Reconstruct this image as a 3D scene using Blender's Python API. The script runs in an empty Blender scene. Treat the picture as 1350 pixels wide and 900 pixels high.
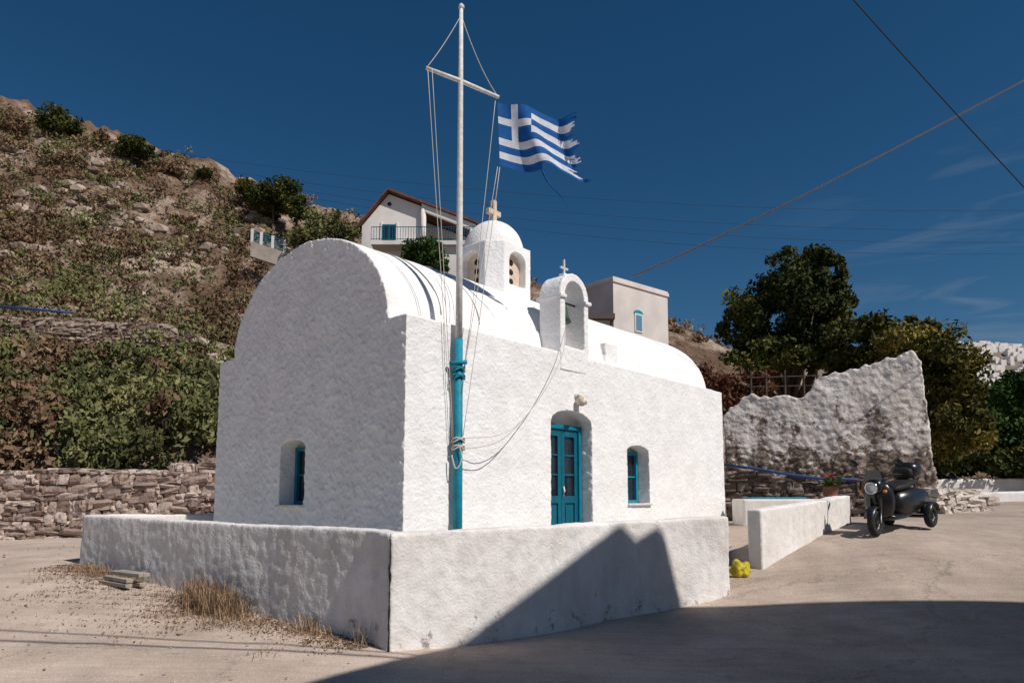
import bpy, bmesh, math, random
import numpy as np
from mathutils import Vector, Matrix, noise
random.seed(7); np.random.seed(7)
R=math.radians
scn=bpy.context.scene
COL=scn.collection
# ---------------------------------------------------------------- camera
F=927.0; PITCH=math.atan(100/927.0); EYE=1.6
cam_d=bpy.data.cameras.new("camera"); cam=bpy.data.objects.new("camera",cam_d); COL.objects.link(cam)
cam.location=(0,0,EYE); cam.rotation_euler=(math.pi/2+PITCH,0,0)
cam_d.sensor_width=36; cam_d.lens=36*F/1350; cam_d.shift_y=105/1350; cam_d.clip_end=5000; cam_d.clip_start=0.05
scn.camera=cam
def S(px,py,d):
    """survey reading: bearing / elevation taken from the street, at forward distance d (m) -> world point"""
    u=(px-675)/F; v=(555-py)/F
    c,s=math.cos(PITCH),math.sin(PITCH)
    v3=Vector((u,c-v*s,s+v*c)); v3*=d/v3.y
    return Vector((v3.x,v3.y,v3.z+EYE))
# ---------------------------------------------------------------- light
SH=(0.79,-0.613)
SUN=Vector((SH[0],SH[1],math.tan(R(47)))).normalized()
w=bpy.data.worlds.new("World"); scn.world=w; w.use_nodes=True
nt=w.node_tree; nt.nodes.clear()
o=nt.nodes.new('ShaderNodeOutputWorld'); bg=nt.nodes.new('ShaderNodeBackground'); sk=nt.nodes.new('ShaderNodeTexSky')
sk.sky_type='NISHITA'; sk.sun_disc=False; sk.sun_elevation=R(47); sk.sun_rotation=math.atan2(SH[0],SH[1])
sk.altitude=600; sk.air_density=1.0; sk.dust_density=0.1; sk.ozone_density=4.0
hs=nt.nodes.new('ShaderNodeHueSaturation'); hs.inputs['Saturation'].default_value=1.27; hs.inputs['Value'].default_value=1.0; hs.inputs['Hue'].default_value=0.495
nt.links.new(sk.outputs[0],hs.inputs['Color'])
tc=nt.nodes.new('ShaderNodeTexCoord'); mp=nt.nodes.new('ShaderNodeMapping'); mp.inputs['Scale'].default_value=(2.6,2.6,15); mp.inputs['Rotation'].default_value=(0.0,0.22,0)
nz=nt.nodes.new('ShaderNodeTexNoise'); nz.inputs['Scale'].default_value=2.3; nz.inputs['Detail'].default_value=7; nz.inputs['Distortion'].default_value=0.8
cr=nt.nodes.new('ShaderNodeValToRGB'); cr.color_ramp.elements[0].position=0.50; cr.color_ramp.elements[1].position=0.78
cr.color_ramp.elements[1].color=(0.4,0.4,0.4,1)
nt.links.new(tc.outputs['Generated'],mp.inputs[0]); nt.links.new(mp.outputs[0],nz.inputs['Vector']); nt.links.new(nz.outputs[0],cr.inputs[0])
sp=nt.nodes.new('ShaderNodeSeparateXYZ'); nt.links.new(tc.outputs['Generated'],sp.inputs[0])
ma=nt.nodes.new('ShaderNodeMapRange'); ma.inputs[1].default_value=.30; ma.inputs[2].default_value=.50; nt.links.new(sp.outputs[0],ma.inputs[0])
mb=nt.nodes.new('ShaderNodeMapRange'); mb.inputs[1].default_value=.45; mb.inputs[2].default_value=.26; nt.links.new(sp.outputs[2],mb.inputs[0])
mc=nt.nodes.new('ShaderNodeMath'); mc.operation='MULTIPLY'; nt.links.new(ma.outputs[0],mc.inputs[0]); nt.links.new(mb.outputs[0],mc.inputs[1])
md_=nt.nodes.new('ShaderNodeMath'); md_.operation='MULTIPLY'; nt.links.new(mc.outputs[0],md_.inputs[0]); nt.links.new(cr.outputs[0],md_.inputs[1])
mx=nt.nodes.new('ShaderNodeMix'); mx.data_type='RGBA'; nt.links.new(md_.outputs[0],mx.inputs[0]); nt.links.new(hs.outputs[0],mx.inputs[6]); mx.inputs[7].default_value=(5.0,6.0,7.2,1)
nt.links.new(mx.outputs[2],bg.inputs[0]); bg.inputs[1].default_value=0.05; nt.links.new(bg.outputs[0],o.inputs[0])
sd=bpy.data.lights.new("sun",'SUN'); sd.energy=4.3; sd.angle=R(0.5); sd.color=(1.0,0.94,0.875)
sun=bpy.data.objects.new("sun",sd); COL.objects.link(sun); sun.rotation_euler=SUN.to_track_quat('Z','Y').to_euler()
scn.view_settings.view_transform='Standard'; scn.view_settings.look='None'; scn.view_settings.exposure=0
# ---------------------------------------------------------------- materials
def mat(name,c1,c2=None,scale=3.0,rough=0.9,bump=0.0,bscale=30.0,c3=None,scale3=0.6,spec=0.2,metal=0,detail=5,lo=.38,hi=.62,island=False,dist=0.02):
    m=bpy.data.materials.new(name); m.use_nodes=True; n=m.node_tree.nodes; l=m.node_tree.links
    b=n['Principled BSDF']; b.inputs['Roughness'].default_value=rough; b.inputs['Specular IOR Level'].default_value=spec; b.inputs['Metallic'].default_value=metal
    t=n.new('ShaderNodeTexCoord')
    if c2 is None: b.inputs['Base Color'].default_value=(*c1,1)
    else:
        r=n.new('ShaderNodeValToRGB'); r.color_ramp.elements[0].color=(*c1,1); r.color_ramp.elements[1].color=(*c2,1)
        if island:
            g=n.new('ShaderNodeNewGeometry')
            z=n.new('ShaderNodeTexNoise'); z.inputs['Scale'].default_value=9; z.inputs['Detail'].default_value=3; l.new(t.outputs['Object'],z.inputs['Vector'])
            q=n.new('ShaderNodeMath'); q.operation='MULTIPLY_ADD'; l.new(z.outputs[0],q.inputs[0]); q.inputs[1].default_value=.5
            q2=n.new('ShaderNodeMath'); q2.operation='SUBTRACT'; l.new(g.outputs['Random Per Island'],q2.inputs[0]); q2.inputs[1].default_value=.25; l.new(q2.outputs[0],q.inputs[2])
            l.new(q.outputs[0],r.inputs[0])
            if c3 is not None:
                e=r.color_ramp.elements.new(0.5); e.color=(*c3,1)
            out=r.outputs[0]
        else:
            z=n.new('ShaderNodeTexNoise'); z.inputs['Scale'].default_value=scale; z.inputs['Detail'].default_value=detail; z.inputs['Roughness'].default_value=.62
            l.new(t.outputs['Object'],z.inputs['Vector']); l.new(z.outputs[0],r.inputs[0])
            r.color_ramp.elements[0].position=lo; r.color_ramp.elements[1].position=hi; out=r.outputs[0]
            if c3 is not None:
                z3=n.new('ShaderNodeTexNoise'); z3.inputs['Scale'].default_value=scale3; z3.inputs['Detail'].default_value=6; l.new(t.outputs['Object'],z3.inputs['Vector'])
                r3=n.new('ShaderNodeValToRGB'); r3.color_ramp.elements[0].position=.5; r3.color_ramp.elements[1].position=.66; l.new(z3.outputs[0],r3.inputs[0])
                m3=n.new('ShaderNodeMix'); m3.data_type='RGBA'; l.new(r3.outputs[0],m3.inputs[0]); l.new(out,m3.inputs[6]); m3.inputs[7].default_value=(*c3,1); out=m3.outputs[2]
        l.new(out,b.inputs['Base Color'])
    if bump>0:
        z=n.new('ShaderNodeTexNoise'); z.inputs['Scale'].default_value=bscale; z.inputs['Detail'].default_value=4; l.new(t.outputs['Object'],z.inputs['Vector'])
        bp=n.new('ShaderNodeBump'); bp.inputs['Strength'].default_value=bump; bp.inputs['Distance'].default_value=dist; l.new(z.outputs[0],bp.inputs['Height']); l.new(bp.outputs[0],b.inputs['Normal'])
    return m
M_plaster=mat("whitewash_plaster",(.77,.755,.745),(.85,.84,.835),2.0,.9,.8,24,dist=.018)
M_blue=mat("blue_paint",(.0,.085,.135),(.0,.115,.175),5,.45,.1,40,spec=.4)
M_frame=mat("blue_frame_paint",(.002,.135,.205),(.004,.18,.26),7,.5,.2,40,spec=.3)
M_bluel=mat("turquoise_paint",(.004,.20,.29),(.01,.27,.37),9,.6,.3,30,spec=.3)
M_glass=mat("dark_glass",(.015,.02,.03),rough=.08,spec=.6)
M_white=mat("white_paint",(.78,.77,.75),(.50,.46,.42),14,.6,.2,40,lo=.3,hi=.75)
M_rope=mat("rope",(.55,.50,.44),rough=.9)
M_wire=mat("wire",(.03,.03,.03),rough=.7)
M_tan=mat("tan_stone",(.58,.45,.35),(.66,.54,.43),8,.9,.4,30)
M_bronze=mat("bell_bronze",(.05,.09,.05),(.08,.13,.08),12,.6,.2,30,metal=.4)
M_grey=mat("grey_cracks",(.28,.27,.26),rough=.9)
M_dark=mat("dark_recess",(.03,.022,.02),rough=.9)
# ---------------------------------------------------------------- helpers
def empty(name,loc=(0,0,0),rz=0,parent=None):
    e=bpy.data.objects.new(name,None); e.location=loc; e.rotation_euler=(0,0,rz); e.empty_display_size=.2; COL.objects.link(e)
    if parent: e.parent=parent
    return e
def mk(name,verts,faces,m,parent=None,smooth=False):
    me=bpy.data.meshes.new(name); me.from_pydata([tuple(v) for v in verts],[],faces); me.update()
    if m is not None:
        for q in (m if isinstance(m,list) else [m]): me.materials.append(q)
    if smooth: me.polygons.foreach_set('use_smooth',[True]*len(me.polygons))
    ob=bpy.data.objects.new(name,me); COL.objects.link(ob)
    if parent: ob.parent=parent
    return ob
def boxg(x0,x1,y0,y1,z0,z1):
    v=[(x0,y0,z0),(x1,y0,z0),(x1,y1,z0),(x0,y1,z0),(x0,y0,z1),(x1,y0,z1),(x1,y1,z1),(x0,y1,z1)]
    f=[(0,3,2,1),(4,5,6,7),(0,1,5,4),(1,2,6,5),(2,3,7,6),(3,0,4,7)]
    return v,f
def merge(parts):
    V=[];Fc=[]
    for v,f in parts:
        k=len(V); V+=[tuple(p) for p in v]; Fc+=[tuple(i+k for i in q) for q in f]
    return V,Fc
def box(name,b,m,parent=None,bev=0.0):
    ob=mk(name,*boxg(*b),m,parent)
    if bev:
        md=ob.modifiers.new('b','BEVEL'); md.width=bev; md.segments=2
    return ob
def boxes(name,bl,m,parent=None,bev=0):
    ob=mk(name,*merge([boxg(*b) for b in bl]),m,parent)
    if bev:
        md=ob.modifiers.new('b','BEVEL'); md.width=bev; md.segments=2
    return ob
def prism(poly,axis,a,b):
    def P(p,t): return {'x':(t,p[0],p[1]),'y':(p[0],t,p[1]),'z':(p[0],p[1],t)}[axis]
    n=len(poly); V=[P(p,a) for p in poly]+[P(p,b) for p in poly]
    Fc=[tuple(range(n)),tuple(range(2*n-1,n-1,-1))]+[(i,i+n,(i+1)%n+n,(i+1)%n) for i in range(n)]
    return V,Fc
def fixn(ob):
    bm=bmesh.new(); bm.from_mesh(ob.data); bmesh.ops.recalc_face_normals(bm,faces=bm.faces); bm.to_mesh(ob.data); bm.free()
def archpoly(x0,x1,z0,zs,zt,n=14):
    c=(x0+x1)/2; a=(x1-x0)/2
    return [(x0,z0),(x1,z0)]+[(c+a*math.cos(math.pi*i/n),zs+(zt-zs)*math.sin(math.pi*i/n)) for i in range(n+1)]
def tubeg(pts,rad,n=8,cap=True):
    pts=[Vector(p) for p in pts]; V=[];Fc=[]
    if not hasattr(rad,'__len__'): rad=[rad]*len(pts)
    for i,p in enumerate(pts):
        d=(pts[min(i+1,len(pts)-1)]-pts[max(i-1,0)]).normalized()
        a=d.cross(Vector((0,0,1)));  a=Vector((1,0,0)) if a.length<.05 else a.normalized()
        b=d.cross(a)
        for k in range(n):
            t=2*math.pi*k/n; V.append(p+(a*math.cos(t)+b*math.sin(t))*rad[i])
    for i in range(len(pts)-1):
        for k in range(n): Fc.append((i*n+k,i*n+(k+1)%n,(i+1)*n+(k+1)%n,(i+1)*n+k))
    if cap: Fc+= [tuple(range(n)),tuple(range(len(pts)*n-1,(len(pts)-1)*n-1,-1))]
    return V,Fc
def tube(name,pts,rad,m,parent=None,n=8):
    ob=mk(name,*tubeg(pts,rad,n),m,parent,True); fixn(ob); return ob
def sag(a,b,s,n=14):
    a=Vector(a);b=Vector(b)
    return [a.lerp(b,i/n)-Vector((0,0,4*s*(i/n)*(1-i/n))) for i in range(n+1)]
def smooth(pts,n=5):
    out=[]; P=[pts[0]]+pts+[pts[-1]]
    for i in range(1,len(P)-2):
        for j in range(n):
            t=j/n; a,b,c,d=P[i-1],P[i],P[i+1],P[i+2]
            out.append(.5*((2*b)+(c-a)*t+(2*a-5*b+4*c-d)*t*t+(-a+3*b-3*c+d)*t**3))
    return out+[pts[-1]]
def bake(ob,cutters,voxel=None):
    for c in cutters:
        md=ob.modifiers.new('c','BOOLEAN'); md.operation='DIFFERENCE'; md.object=c; md.solver='EXACT'
    if voxel:
        md=ob.modifiers.new('r','REMESH'); md.mode='VOXEL'; md.voxel_size=voxel; md.use_smooth_shade=True
    bpy.context.view_layer.update()
    dg=bpy.context.evaluated_depsgraph_get()
    me=bpy.data.meshes.new_from_object(ob.evaluated_get(dg)); old=ob.data; mats=[m for m in old.materials]
    ob.modifiers.clear(); ob.data=me
    if len(me.materials)==0:
        for m in mats: me.materials.append(m)
    for c in cutters: bpy.data.objects.remove(c)
def rough(ob,fn):
    me=ob.data; n=len(me.vertices); co=np.empty(n*3); no=np.empty(n*3)
    me.vertices.foreach_get('co',co); me.vertex_normals.foreach_get('vector',no)
    co=co.reshape(-1,3); no=no.reshape(-1,3); out=co.copy()
    for i in range(n):
        out[i]=co[i]+no[i]*fn(co[i],no[i])
    me.vertices.foreach_set('co',out.ravel()); me.update()
N=noise.noise
def stucco(amp,sc=14.0,amp2=.015):
    def f(c,n):
        v=Vector(c); return amp*N(v*sc)+amp*.5*N(v*sc*2.1)+amp2*N(v*1.3)
    return f
# ---------------------------------------------------------------- terrain functions
class TPS:
    def __init__(s,pts,lam=.01):
        p=np.array(pts,float); s.xy=p[:,:2]; n=len(p)
        d=np.linalg.norm(s.xy[:,None]-s.xy[None],axis=2); K=s.U(d)+lam*np.eye(n)
        Pm=np.hstack([np.ones((n,1)),s.xy]); A=np.zeros((n+3,n+3)); A[:n,:n]=K; A[:n,n:]=Pm; A[n:,:n]=Pm.T
        s.w=np.linalg.solve(A,np.concatenate([p[:,2],[0,0,0]]))
    def U(s,d): return d*d*np.log(d+1e-9)
    def __call__(s,x,y):
        x=np.atleast_1d(x).astype(float); y=np.atleast_1d(y).astype(float)
        q=np.stack([x.ravel(),y.ravel()],1); d=np.linalg.norm(q[:,None]-s.xy[None],axis=2)
        n=len(s.xy); return (s.U(d)@s.w[:n]+s.w[n]+q@s.w[n+1:]).reshape(x.shape)
gp=[(-1.27,7.45,.02),(-6.89,11.37,.54),(0,4,0),(0,0,0),(-6,5,0),(6,4,0),(-.6,8.1,-.03),(1.5,9.6,0),(2.4,10.2,.05),(3.24,10.6,.17),
    (3.8,11.4,.42),(6.3,12.5,.92),(7.6,13.3,1.02),(7.2,9.8,.20),(10.2,14,.98),(13.5,20,1.35),(18,27,1.7),(-12,17,.55),(-16,18,.52),(0,18,.8),(5,19,.95),
    (12,6,.1),(-14,8,.15),(-10,-5,0),(10,-5,0),(25,25,1.6),(-25,20,.6),(9,20,1.2)]
GT=TPS(gp,.02)
def gz(x,y):
    x=np.asarray(x,float); y=np.asarray(y,float)
    z=GT(x,y); r=np.hypot(x-2,y-12); t=np.clip((r-16)/14,0,1); t=t*t*(3-2*t)
    return z*(1-t)+1.3*t*np.clip(.5+y/40,0,1)
def G(x,y): return float(np.ravel(gz(np.array([x]),np.array([y])))[0])
def axis(lo,hi,fine,far):
    a=np.arange(lo,hi+1e-6,fine); s=[];v=hi;st=fine
    while v<far: st*=1.35; v+=st; s.append(v)
    t=[];v=lo;st=fine
    while v>-far: st*=1.35; v-=st; t.append(v)
    return np.array(t[::-1]+list(a)+s)
gx=axis(-16,16,.13,1500); gy=axis(2,26,.13,1500)
X,Y=np.meshgrid(gx,gy); Z=np.concatenate([gz(X[i:i+1],Y[i:i+1]) for i in range(len(gy))])
for j in range(len(gy)):
    if -1<gy[j]<26:
        for i in range(len(gx)):
            if -16<=gx[i]<=16:
                lf=max(0,min(1,(1-gx[i])/3))
                Z[j,i]+=.018*N(Vector((gx[i]*.7,gy[j]*.7,0)))+lf*.012*N(Vector((gx[i]*2.3,gy[j]*2.3,3)))
nx,ny=len(gx),len(gy)
V=np.stack([X.ravel(),Y.ravel(),Z.ravel()],1).tolist()
Fc=[(j*nx+i,j*nx+i+1,(j+1)*nx+i+1,(j+1)*nx+i) for j in range(ny-1) for i in range(nx-1)]
M_ground=mat("sandy_concrete",(.50,.40,.33),(.60,.49,.41),.8,.95,.8,42,c3=(.45,.36,.295),scale3=.45,detail=8,dist=.014)
n_=M_ground.node_tree.nodes; l_=M_ground.node_tree.links
P_=n_['Principled BSDF']; src=P_.inputs['Base Color'].links[0].from_socket
tcg=n_.new('ShaderNodeTexCoord')
zf_=n_.new('ShaderNodeTexNoise'); zf_.inputs['Scale'].default_value=60; zf_.inputs['Detail'].default_value=3; l_.new(tcg.outputs['Object'],zf_.inputs['Vector'])
rf_=n_.new('ShaderNodeMapRange'); rf_.inputs[1].default_value=.3; rf_.inputs[2].default_value=.7; rf_.inputs[3].default_value=.76; rf_.inputs[4].default_value=1.14; l_.new(zf_.outputs[0],rf_.inputs[0])
zs_=n_.new('ShaderNodeTexNoise'); zs_.inputs['Scale'].default_value=2.2; zs_.inputs['Detail'].default_value=8; zs_.inputs['Roughness'].default_value=.72; l_.new(tcg.outputs['Object'],zs_.inputs['Vector'])
rs_=n_.new('ShaderNodeMapRange'); rs_.inputs[1].default_value=.35; rs_.inputs[2].default_value=.6; rs_.inputs[3].default_value=.86; rs_.inputs[4].default_value=1.04; l_.new(zs_.outputs[0],rs_.inputs[0])
mq=n_.new('ShaderNodeMath'); mq.operation='MULTIPLY'; l_.new(rf_.outputs[0],mq.inputs[0]); l_.new(rs_.outputs[0],mq.inputs[1])
vm=n_.new('ShaderNodeVectorMath'); vm.operation='SCALE'; l_.new(src,vm.inputs[0]); l_.new(mq.outputs[0],vm.inputs['Scale'])
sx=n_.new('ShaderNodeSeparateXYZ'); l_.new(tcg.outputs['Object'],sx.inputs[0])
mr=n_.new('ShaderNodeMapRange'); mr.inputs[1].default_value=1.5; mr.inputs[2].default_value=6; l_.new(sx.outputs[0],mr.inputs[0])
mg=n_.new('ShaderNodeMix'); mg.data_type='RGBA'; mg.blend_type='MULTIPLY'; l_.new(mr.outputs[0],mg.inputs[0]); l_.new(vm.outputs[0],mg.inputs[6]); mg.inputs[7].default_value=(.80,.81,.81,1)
mpg=n_.new('ShaderNodeMapping'); mpg.inputs['Rotation'].default_value=(0,0,R(-38)); mpg.inputs['Scale'].default_value=(1,14,1); l_.new(tcg.outputs['Object'],mpg.inputs[0])
zt_=n_.new('ShaderNodeTexNoise'); zt_.inputs['Scale'].default_value=.8; zt_.inputs['Detail'].default_value=5; l_.new(mpg.outputs[0],zt_.inputs['Vector'])
rt_=n_.new('ShaderNodeMapRange'); rt_.inputs[1].default_value=.35; rt_.inputs[2].default_value=.65; rt_.inputs[3].default_value=.92; rt_.inputs[4].default_value=1.05; l_.new(zt_.outputs[0],rt_.inputs[0])
v5=n_.new('ShaderNodeVectorMath'); v5.operation='SCALE'; l_.new(mg.outputs[2],v5.inputs[0]); l_.new(rt_.outputs[0],v5.inputs['Scale'])
vcr=n_.new('ShaderNodeTexVoronoi'); vcr.feature='DISTANCE_TO_EDGE'; vcr.inputs['Scale'].default_value=.33
adv=n_.new('ShaderNodeVectorMath'); adv.operation='MULTIPLY_ADD'; l_.new(zs_.outputs['Color'],adv.inputs[0]); adv.inputs[1].default_value=(.9,.9,0); l_.new(tcg.outputs['Object'],adv.inputs[2]); l_.new(adv.outputs[0],vcr.inputs['Vector'])
rc_=n_.new('ShaderNodeMapRange'); rc_.inputs[1].default_value=.001; rc_.inputs[2].default_value=.005; rc_.inputs[3].default_value=.72; rc_.inputs[4].default_value=1; l_.new(vcr.outputs[0],rc_.inputs[0])
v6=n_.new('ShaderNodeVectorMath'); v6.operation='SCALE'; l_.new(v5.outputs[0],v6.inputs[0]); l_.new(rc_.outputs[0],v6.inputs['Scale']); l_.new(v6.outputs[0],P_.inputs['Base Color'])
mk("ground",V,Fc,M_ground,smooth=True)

# ---------------------------------------------------------------- hillside
hp=[]
def hpx(px,py,d): p=S(px,py,d); hp.append((p.x,p.y,p.z))
for px,sky in ((-350,110),(-170,130),(0,172),(130,206),(260,248),(400,300)):
    hpx(px,sky,50)
    base=612
    for k,d in ((.30,41),(.55,32),(.80,24.5)):
        hpx(px,sky+(base-sky)*k,d)
    p=S(px,base+20,20); hp.append((p.x,p.y,p.z))
for px,sky in ((560,341),(700,376),(800,406),(890,430),(960,462),(1100,515),(1300,580)):
    hpx(px,sky,50); hpx(px,sky+(590-sky)*.45,38)
    p=S(px,640,25); hp.append((p.x,p.y,1.2))
for x in (-60,-40,-20,0,20,40):
    hp.append((x*1.0,75,max(4,18-x*.35)))
for x in (-14,-8,-2,4,10,16,24): hp.append((x,19.0,-.6 if x>-10 else 0))
HT=TPS(hp,.5)
hx=np.concatenate([np.arange(-48,-4,.28),np.arange(-4,60,.5)]); hy=np.concatenate([np.arange(19,52,.28),np.arange(52,80,1.0)])
X,Y=np.meshgrid(hx,hy); Z=np.concatenate([HT(X[i:i+1],Y[i:i+1]) for i in range(len(hy))])
for j in range(len(hy)):
    for i in range(len(hx)):
        v=Vector((hx[i]*.16,hy[j]*.16,1.0)); t=min(1,(hy[j]-19)/6)
        a=N(v)*1.0+abs(N(v*2.6))*1.3+N(v*7)*.5+abs(N(v*15))*.45
        if hx[i]<-2:
            st=Z[j,i]/2.6+.5*N(v*1.7); fr=st-math.floor(st)
            a+=1.3*(min(1,fr*3.5)-.5)*max(0,min(1,(Z[j,i]-8)/4))   # eroded terraces / small cliffs
        Z[j,i]+=a*t*(.8 if hx[i]<0 else .4)
Z_H=Z.copy()
def Hs(x,y):
    i=int(np.clip(np.searchsorted(hx,x),1,len(hx)-1)); j=int(np.clip(np.searchsorted(hy,y),1,len(hy)-1)); return float(min(Z_H[j,i],Z_H[j-1,i-1]))
nx,ny=len(hx),len(hy)
V=np.stack([X.ravel(),Y.ravel(),Z.ravel()],1).tolist()
Fc=[(j*nx+i,j*nx+i+1,(j+1)*nx+i+1,(j+1)*nx+i) for j in range(ny-1) for i in range(nx-1)]
M_hill=mat("dry_hillside",(.13,.080,.052),(.42,.32,.25),.30,.95,1.0,2.6,c3=(.17,.108,.070),scale3=.7,detail=9,lo=.44,hi=.60,dist=.6)
mk("hillside",V,Fc,M_hill,smooth=False)

# ---------------------------------------------------------------- foliage
def leafmat(name,a,b,c,zs=.7):
    m=bpy.data.materials.new(name); m.use_nodes=True; n=m.node_tree.nodes; l=m.node_tree.links; P=n['Principled BSDF']; P.inputs['Roughness'].default_value=.8; P.inputs['Specular IOR Level'].default_value=.1
    g=n.new('ShaderNodeNewGeometry'); r=n.new('ShaderNodeValToRGB'); r.color_ramp.elements[0].color=(*a,1); r.color_ramp.elements[1].color=(*c,1); e=r.color_ramp.elements.new(.55); e.color=(*b,1)
    t=n.new('ShaderNodeTexCoord'); z=n.new('ShaderNodeTexNoise'); z.inputs['Scale'].default_value=zs; z.inputs['Detail'].default_value=2; l.new(t.outputs['Object'],z.inputs['Vector'])
    ad=n.new('ShaderNodeMath'); ad.operation='MULTIPLY_ADD'; l.new(z.outputs[0],ad.inputs[0]); ad.inputs[1].default_value=1.8; ad.inputs[2].default_value=-.60
    a2=n.new('ShaderNodeMath'); a2.operation='MULTIPLY_ADD'; l.new(g.outputs['Random Per Island'],a2.inputs[0]); a2.inputs[1].default_value=.4; l.new(ad.outputs[0],a2.inputs[2])
    l.new(a2.outputs[0],r.inputs[0]); l.new(r.outputs[0],P.inputs['Base Color']); return m
def leaf_quads(cent,size,up=.2,wd=.4):
    n=len(cent); d=np.random.randn(n,3); d[:,2]+=up; d/=np.linalg.norm(d,axis=1)[:,None]
    e=np.cross(d,np.random.randn(n,3)); e/=np.linalg.norm(e,axis=1)[:,None]
    s=size*(.5+np.random.rand(n))[:,None]
    a=cent-d*s*.9; b=cent+e*s*wd; c=cent+d*s*.9; f=cent-e*s*wd
    V=np.stack([a,b,c,f],1).reshape(-1,3); Fc=np.arange(4*n).reshape(-1,4)
    return V,Fc
def crown_pts(c,r,n,clumps=26,cl=.30):
    c=np.array(c); r=np.array(r); q=np.random.randn(clumps,3); q/=np.linalg.norm(q,axis=1)[:,None]
    q*=(.35+.65*np.random.rand(clumps))[:,None]; q[:,2]=np.maximum(q[:,2],-.75)
    which=np.random.randint(0,clumps,n); sz=(.6+.8*np.random.rand(clumps))*cl
    p=np.random.randn(n,3); p/=np.linalg.norm(p,axis=1)[:,None]; p*=(np.random.rand(n)**.45)[:,None]
    return c+(q[which]+p*sz[which][:,None])*r
def foliage(name,blobs,size,m,parent=None,up=.2,wd=.4):
    C=np.concatenate([crown_pts(b[0],b[1],b[2],b[3] if len(b)>3 else 26,b[4] if len(b)>4 else .3) for b in blobs])
    V,Fc=leaf_quads(C,size,up,wd); return mk(name,V.tolist(),Fc.tolist(),m,parent)
L_dark=leafmat("pine_leaves",(.014,.022,.007),(.045,.058,.016),(.19,.175,.038))
L_olive=leafmat("tamarisk_leaves",(.022,.03,.010),(.085,.085,.022),(.28,.215,.05))
L_green=leafmat("green_leaves",(.014,.035,.008),(.045,.09,.02),(.13,.19,.04))
L_shrub=leafmat("shrub_green",(.055,.062,.024),(.15,.155,.062),(.29,.265,.12),.45)
L_dry=leafmat("shrub_dry",(.08,.048,.03),(.19,.12,.072),(.32,.235,.145),.35)
L_straw=leafmat("straw",(.18,.115,.07),(.30,.20,.125),(.44,.33,.22),6)
M_bark=mat("bark",(.05,.035,.025),(.13,.095,.07),6,.95,.8,18)
def tree(name,base,top,trad,blobs,size,leafm):
    e=empty(name); b=Vector(base); t=Vector(top)
    pts=[b.lerp(t,i/6)+Vector((.15*N(Vector((i,b.x,0))),.15*N(Vector((i,b.y,5))),0)) for i in range(7)]
    parts=[tubeg(pts,[trad*(1-.1*i) for i in range(7)],10)]
    for k,bl in enumerate(blobs):
        for q in range(4):
            s=pts[2+(k+q)%4]; c=Vector(bl[0])+Vector((random.uniform(-.6,.6)*bl[1][0],random.uniform(-.6,.6)*bl[1][1],random.uniform(-.3,.5)*bl[1][2]))
            mid=s.lerp(c,.5)+Vector((0,0,-.25)); parts.append(tubeg([s,mid,c],[trad*.45,trad*.3,trad*.08],7))
    ob=mk("trunk_and_limbs",*merge(parts),M_bark,e,True); fixn(ob)
    foliage("crown",blobs,size,leafm,e); return e
def B(px,py,d,rx,rz,n,cl=26,cr=.30,ry=None):
    p=S(px,py,d); return (tuple(p),(rx,ry or rx,rz),n,cl,cr)
tree("tamarisk_tree",S(1035,640,25),S(1040,470,25),.28,[B(1040,400,25,1.9,1.6,9000,40,.30),B(985,425,24.6,1.1,1.2,4500),B(1085,405,25,1.1,1.3,4500),B(1030,460,24.5,2.1,1.0,8000,34),B(1060,350,25.3,1.2,.7,3000,18),B(1105,380,25,.7,.8,1700,14)],.105,L_dark)
tree("tamarisk_tree",S(1200,640,22),S(1190,520,22),.24,[B(1165,455,22,1.9,.9,7500,38),B(1225,490,21.8,1.6,1.2,7000,34),B(1245,548,21.5,1.3,1.5,7000,34),B(1125,478,22.4,1.2,.75,3800),B(1200,436,22.4,1.1,.55,2500),B(1262,512,21.8,.8,.9,2500)],.10,L_olive)
tree("tree",S(1330,640,31),S(1330,560,31),.2,[B(1330,530,31,1.5,1.3,6500,34),B(1395,515,31,2.0,1.8,5000),B(1300,580,29.5,1.6,1.2,6000,30),B(1355,585,29,1.9,1.2,6500,30)],.12,L_green)
foliage("hedge",[B(1270,605,27,1.5,.8,4000),B(1330,612,26.5,1.5,.6,3000),B(1400,590,27,1.8,1.2,3000)],.11,L_dark)
foliage("dry_creeper",[B(915,500,22,.6,.6,1800),B(945,512,21.5,.8,.6,2600),B(985,505,21.5,.9,.45,2200),B(960,530,21,.7,.4,1200)],.07,leafmat("creeper",(.05,.02,.012),(.13,.05,.03),(.22,.11,.05)))
def hill_at(px,d): x=(px-675)/F*d; return x,Hs(x,d)
gb=[];db=[];db2=[];gb2=[]
for _ in range(230):
    px=random.uniform(-60,290); d=random.uniform(20.0,26.5); x,z=hill_at(px,d); r=random.uniform(.40,1.25)
    (gb if N(Vector((x*.4,d*.4,2)))+random.uniform(-.25,.25)>-.22 else db).append(((x,d,z+r*.45),(r,r,r*.85),int(380*r+120),16,.34))
for _ in range(1700):
    px=random.uniform(-120,600); d=25.5+26*random.random()**.8; x,z=hill_at(px,d)
    nn=N(Vector((x*.12,d*.12,9)))
    if nn<-.08 and random.random()<.65: continue
    r=random.uniform(.25,1.15)*(.85 if d>42 else 1)
    (db2 if random.random()<(.45 if d<36 else .64) else gb2).append(((x,d,z+r*.45),(r*1.2,r*1.2,r*.8),int(45+125*r),11,.4))
for _ in range(110):
    px=random.uniform(560,1250); d=random.uniform(30,50); x,z=hill_at(px,d); r=random.uniform(.4,1.0)
    db2.append(((x,d,z+r*.4),(r,r,r*.7),120,9,.4))
foliage("hillside_green_shrubs",gb+gb2,.115,L_shrub,up=.8)
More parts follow.
